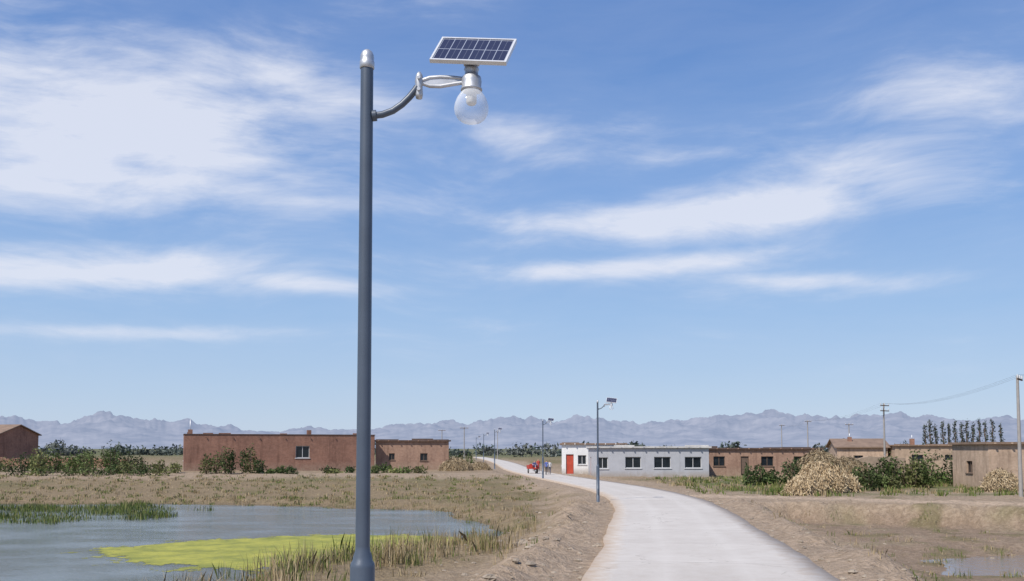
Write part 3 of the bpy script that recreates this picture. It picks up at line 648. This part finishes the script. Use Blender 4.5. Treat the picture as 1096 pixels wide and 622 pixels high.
def person(name,x,y,rz,top_c,bot_c,pose='walk',h=1.7,z=0):
    pts=[(0,0,.95),(0,-.01,1.12),(0,-.02,1.32),(0,-.01,1.46),(0,-.02,1.54),(0,-.03,1.62),(0,-.03,1.70),
         (.09,0,.9),(.10,-.12,.5),(.10,-.02,.08),(.10,-.16,.04),
         (-.09,0,.9),(-.10,.06,.5),(-.10,.22,.12),(-.10,.10,.04),
         (.19,-.01,1.42),(.25,.06,1.15),(.25,-.04,.92),(.25,-.07,.83),
         (-.19,-.01,1.42),(-.25,-.06,1.15),(-.25,-.2,.95),(-.24,-.26,.87)]
    ed=[(0,1),(1,2),(2,3),(3,4),(4,5),(5,6),(0,7),(7,8),(8,9),(9,10),(0,11),(11,12),(12,13),(13,14),(3,15),(15,16),(16,17),(17,18),(3,19),(19,20),(20,21),(21,22)]
    rd=[.15,.13,.15,.1,.055,.1,.075,.1,.065,.045,.04,.1,.065,.045,.04,.07,.05,.035,.04,.07,.05,.035,.04]
    if pose=='sit':
        pts[8]=(.13,-.42,.88);pts[9]=(.13,-.45,.45);pts[10]=(.13,-.58,.42);pts[12]=(-.13,-.42,.88);pts[13]=(-.13,-.45,.45);pts[14]=(-.13,-.58,.42)
        pts[16]=(.27,-.2,1.2);pts[17]=(.3,-.42,1.12);pts[18]=(.3,-.5,1.12);pts[20]=(-.27,-.2,1.2);pts[21]=(-.3,-.42,1.12);pts[22]=(-.3,-.5,1.12)
    me=bpy.data.meshes.new(name); me.from_pydata(pts,ed,[]); ob=bpy.data.objects.new(name,me); col.objects.link(ob)
    sk=ob.modifiers.new('skin','SKIN'); sv=me.skin_vertices[0].data
    for i,r in enumerate(rd): sv[i].radius=(r,r*.8)
    sv[0].use_root=True
    ob.modifiers.new('sub','SUBSURF').levels=1; ob.modifiers['sub'].render_levels=2
    m,nt,b=newmat(name+'_clothes'); sx=N(nt,'ShaderNodeSeparateXYZ'); nt.links.new(OBJ(nt),sx.inputs[0]); zc=sx.outputs[2]
    c=MIX(nt,M(nt,'GREATER_THAN',zc,.98),bot_c,top_c); c=MIX(nt,M(nt,'GREATER_THAN',zc,1.5),c,(.45,.27,.18)); 
    c=MIX(nt,M(nt,'GREATER_THAN',M(nt,'ADD',zc,M(nt,'MULTIPLY',sx.outputs[1],.6)),1.66),c,(.015,.012,.01))
    nt.links.new(c,b.inputs['Base Color']); b.inputs['Roughness'].default_value=.85; me.materials.append(m)
    ob.location=(x,y,z); ob.rotation_euler=(0,0,rz); s=h/1.76; ob.scale=(s,s,s); return ob
person('tricycle_rider',2.68,111.6,math.radians(10),(.06,.08,.2),(.03,.03,.04),'sit',1.7,-.12)
person('pedestrian',3.9,106,2.8,(.08,.12,.35),(.04,.04,.05)); person('pedestrian',3.3,118,.4,(.5,.08,.06),(.05,.05,.08)); person('pedestrian',4.3,107,3.0,(.55,.55,.55),(.05,.06,.1),h=1.62)

# ---------------------------------------------------------------- light, sky
SEL,SROT=math.radians(50),math.radians(222)
sdv=Vector((math.sin(SROT)*math.cos(SEL),math.cos(SROT)*math.cos(SEL),math.sin(SEL)))
sl_=bpy.data.lights.new('sun','SUN'); sl_.energy=4.8; sl_.angle=math.radians(.5); sl_.color=(1,.95,.88)
so=bpy.data.objects.new('sun',sl_); col.objects.link(so); so.rotation_euler=sdv.to_track_quat('Z','Y').to_euler()
wd=bpy.data.worlds.new('World'); scene.world=wd; wd.use_nodes=True; nt=wd.node_tree; bg=nt.nodes['Background']
sky=N(nt,'ShaderNodeTexSky',sky_type='NISHITA'); sky.sun_disc=False; sky.sun_elevation=SEL; sky.sun_rotation=SROT; sky.air_density=1.; sky.dust_density=.4; sky.ozone_density=3
tc=N(nt,'ShaderNodeTexCoord'); sx=N(nt,'ShaderNodeSeparateXYZ'); nt.links.new(tc.outputs['Generated'],sx.inputs[0])
az_=M(nt,'ARCTAN2',sx.outputs[0],sx.outputs[1]); el_=M(nt,'ARCSINE',sx.outputs[2])
cb=N(nt,'ShaderNodeCombineXYZ'); nt.links.new(az_,cb.inputs[0]); nt.links.new(el_,cb.inputs[1])
wn=N(nt,'ShaderNodeTexNoise'); wn.inputs['Scale'].default_value=3.; wn.inputs['Detail'].default_value=2; nt.links.new(cb.outputs[0],wn.inputs[0])
vm=N(nt,'ShaderNodeVectorMath',operation='MULTIPLY_ADD'); nt.links.new(wn.outputs[1],vm.inputs[0]); vm.inputs[1].default_value=(.22,.10,0); nt.links.new(cb.outputs[0],vm.inputs[2])
def streak(rot,sxx,syy,sc,det,rough,off=0):
    m_=N(nt,'ShaderNodeMapping'); m_.inputs['Scale'].default_value=(sxx,syy,1); m_.inputs['Location'].default_value=(off,off*.7,0)
    r_=N(nt,'ShaderNodeVectorRotate',rotation_type='Z_AXIS'); r_.inputs['Angle'].default_value=math.radians(rot); nt.links.new(vm.outputs[0],r_.inputs[0])
    nt.links.new(r_.outputs[0],m_.inputs[0]); return NOISE(nt,m_.outputs[0],sc,det,rough)
sA=streak(-4,1,3.9,4.,7,.6); sB=streak(8,1,2.,3.,6,.55,3.1); sC=streak(4,1,7.,9.,6,.62,7.)
def gauss(px,py,wx,wy,rot,amp):
    a0=math.atan((px-548)/1000); e0=math.atan((480-py)/1000*math.cos(a0)); c,s=math.cos(math.radians(rot)),math.sin(math.radians(rot))
    dx=M(nt,'SUBTRACT',az_,a0); dy=M(nt,'SUBTRACT',el_,e0)
    u=M(nt,'MULTIPLY_ADD',dx,c*1000/wx,M(nt,'MULTIPLY',dy,s*1000/wx)); v=M(nt,'MULTIPLY_ADD',dy,c*1000/wy,M(nt,'MULTIPLY',dx,-s*1000/wy))
    q=M(nt,'MULTIPLY_ADD',u,u,M(nt,'MULTIPLY',v,v))
    return M(nt,'DIVIDE',amp,M(nt,'ADD',1.,M(nt,'MULTIPLY',q,M(nt,'ADD',1.,q))))
G=None
for g in ((120,110,280,80,-10,1.05),(60,190,230,52,5,.85),(330,110,170,52,-12,.6),(80,285,180,26,3,1.0),(330,303,130,12,-3,.65),(140,355,170,10,2,.75),
          (780,225,210,28,4,1.0),(600,240,130,18,-3,.65),(660,285,170,14,2,1.0),(880,300,160,10,-4,.5),(960,190,190,36,-14,.65),(1050,90,130,40,-8,.5),(560,150,140,22,-14,.4),(820,160,220,16,-2,.45)):
    q=gauss(*g); G=q if G is None else M(nt,'MAXIMUM',G,q)
base=M(nt,'ADD',M(nt,'MULTIPLY',sA,.56),M(nt,'ADD',M(nt,'MULTIPLY',sB,.28),M(nt,'MULTIPLY',sC,.16)))
dn=RANGE(nt,M(nt,'ADD',base,M(nt,'MULTIPLY',G,.30)),.53,.88,0,1,True)
veil=M(nt,'MULTIPLY',RANGE(nt,base,.36,.66),M(nt,'ADD',M(nt,'MULTIPLY',G,.48),.12))
dens=M(nt,'MULTIPLY',M(nt,'ADD',dn,veil,clamp=True),RANGE(nt,el_,.05,.13,.25,.95))
cr=N(nt,'ShaderNodeValToRGB'); nt.links.new(M(nt,'MULTIPLY',el_,1/1.5708,clamp=True),cr.inputs[0])
stops=[(0.,(.56,.67,.83)),(.04,(.46,.61,.83)),(.09,(.33,.52,.82)),(.17,(.215,.395,.76)),(.27,(.14,.285,.64)),(.6,(.07,.17,.45)),(1.,(.05,.13,.38))]
while len(cr.color_ramp.elements)<len(stops): cr.color_ramp.elements.new(.5)
for e_,(p_,c_) in zip(cr.color_ramp.elements,stops): e_.position=p_; e_.color=(*c_,1)
clear=MIX(nt,1.,cr.outputs[0],(10,10,10),'MULTIPLY')
skyc=MIX(nt,.85,sky.outputs[0],clear)
cc=MIX(nt,M(nt,'MULTIPLY',dens,.87),skyc,(7.9,8.2,9.2))
nt.links.new(cc,bg.inputs[0]); bg.inputs[1].default_value=.1

# ---------------------------------------------------------------- camera
cd=bpy.data.cameras.new('camera'); cam=bpy.data.objects.new('camera',cd); col.objects.link(cam); scene.camera=cam
cd.sensor_width=36; cd.lens=36*1000/1096; cd.clip_end=30000; cd.clip_start=.1
pitch=3.3; cam.location=(0,0,3.0); cam.rotation_euler=(math.radians(90+pitch),0,0)
cd.shift_y=(169-1000*math.tan(math.radians(pitch)))/1096
scene.view_settings.view_transform='Standard'; scene.view_settings.look='None'; scene.view_settings.exposure=0
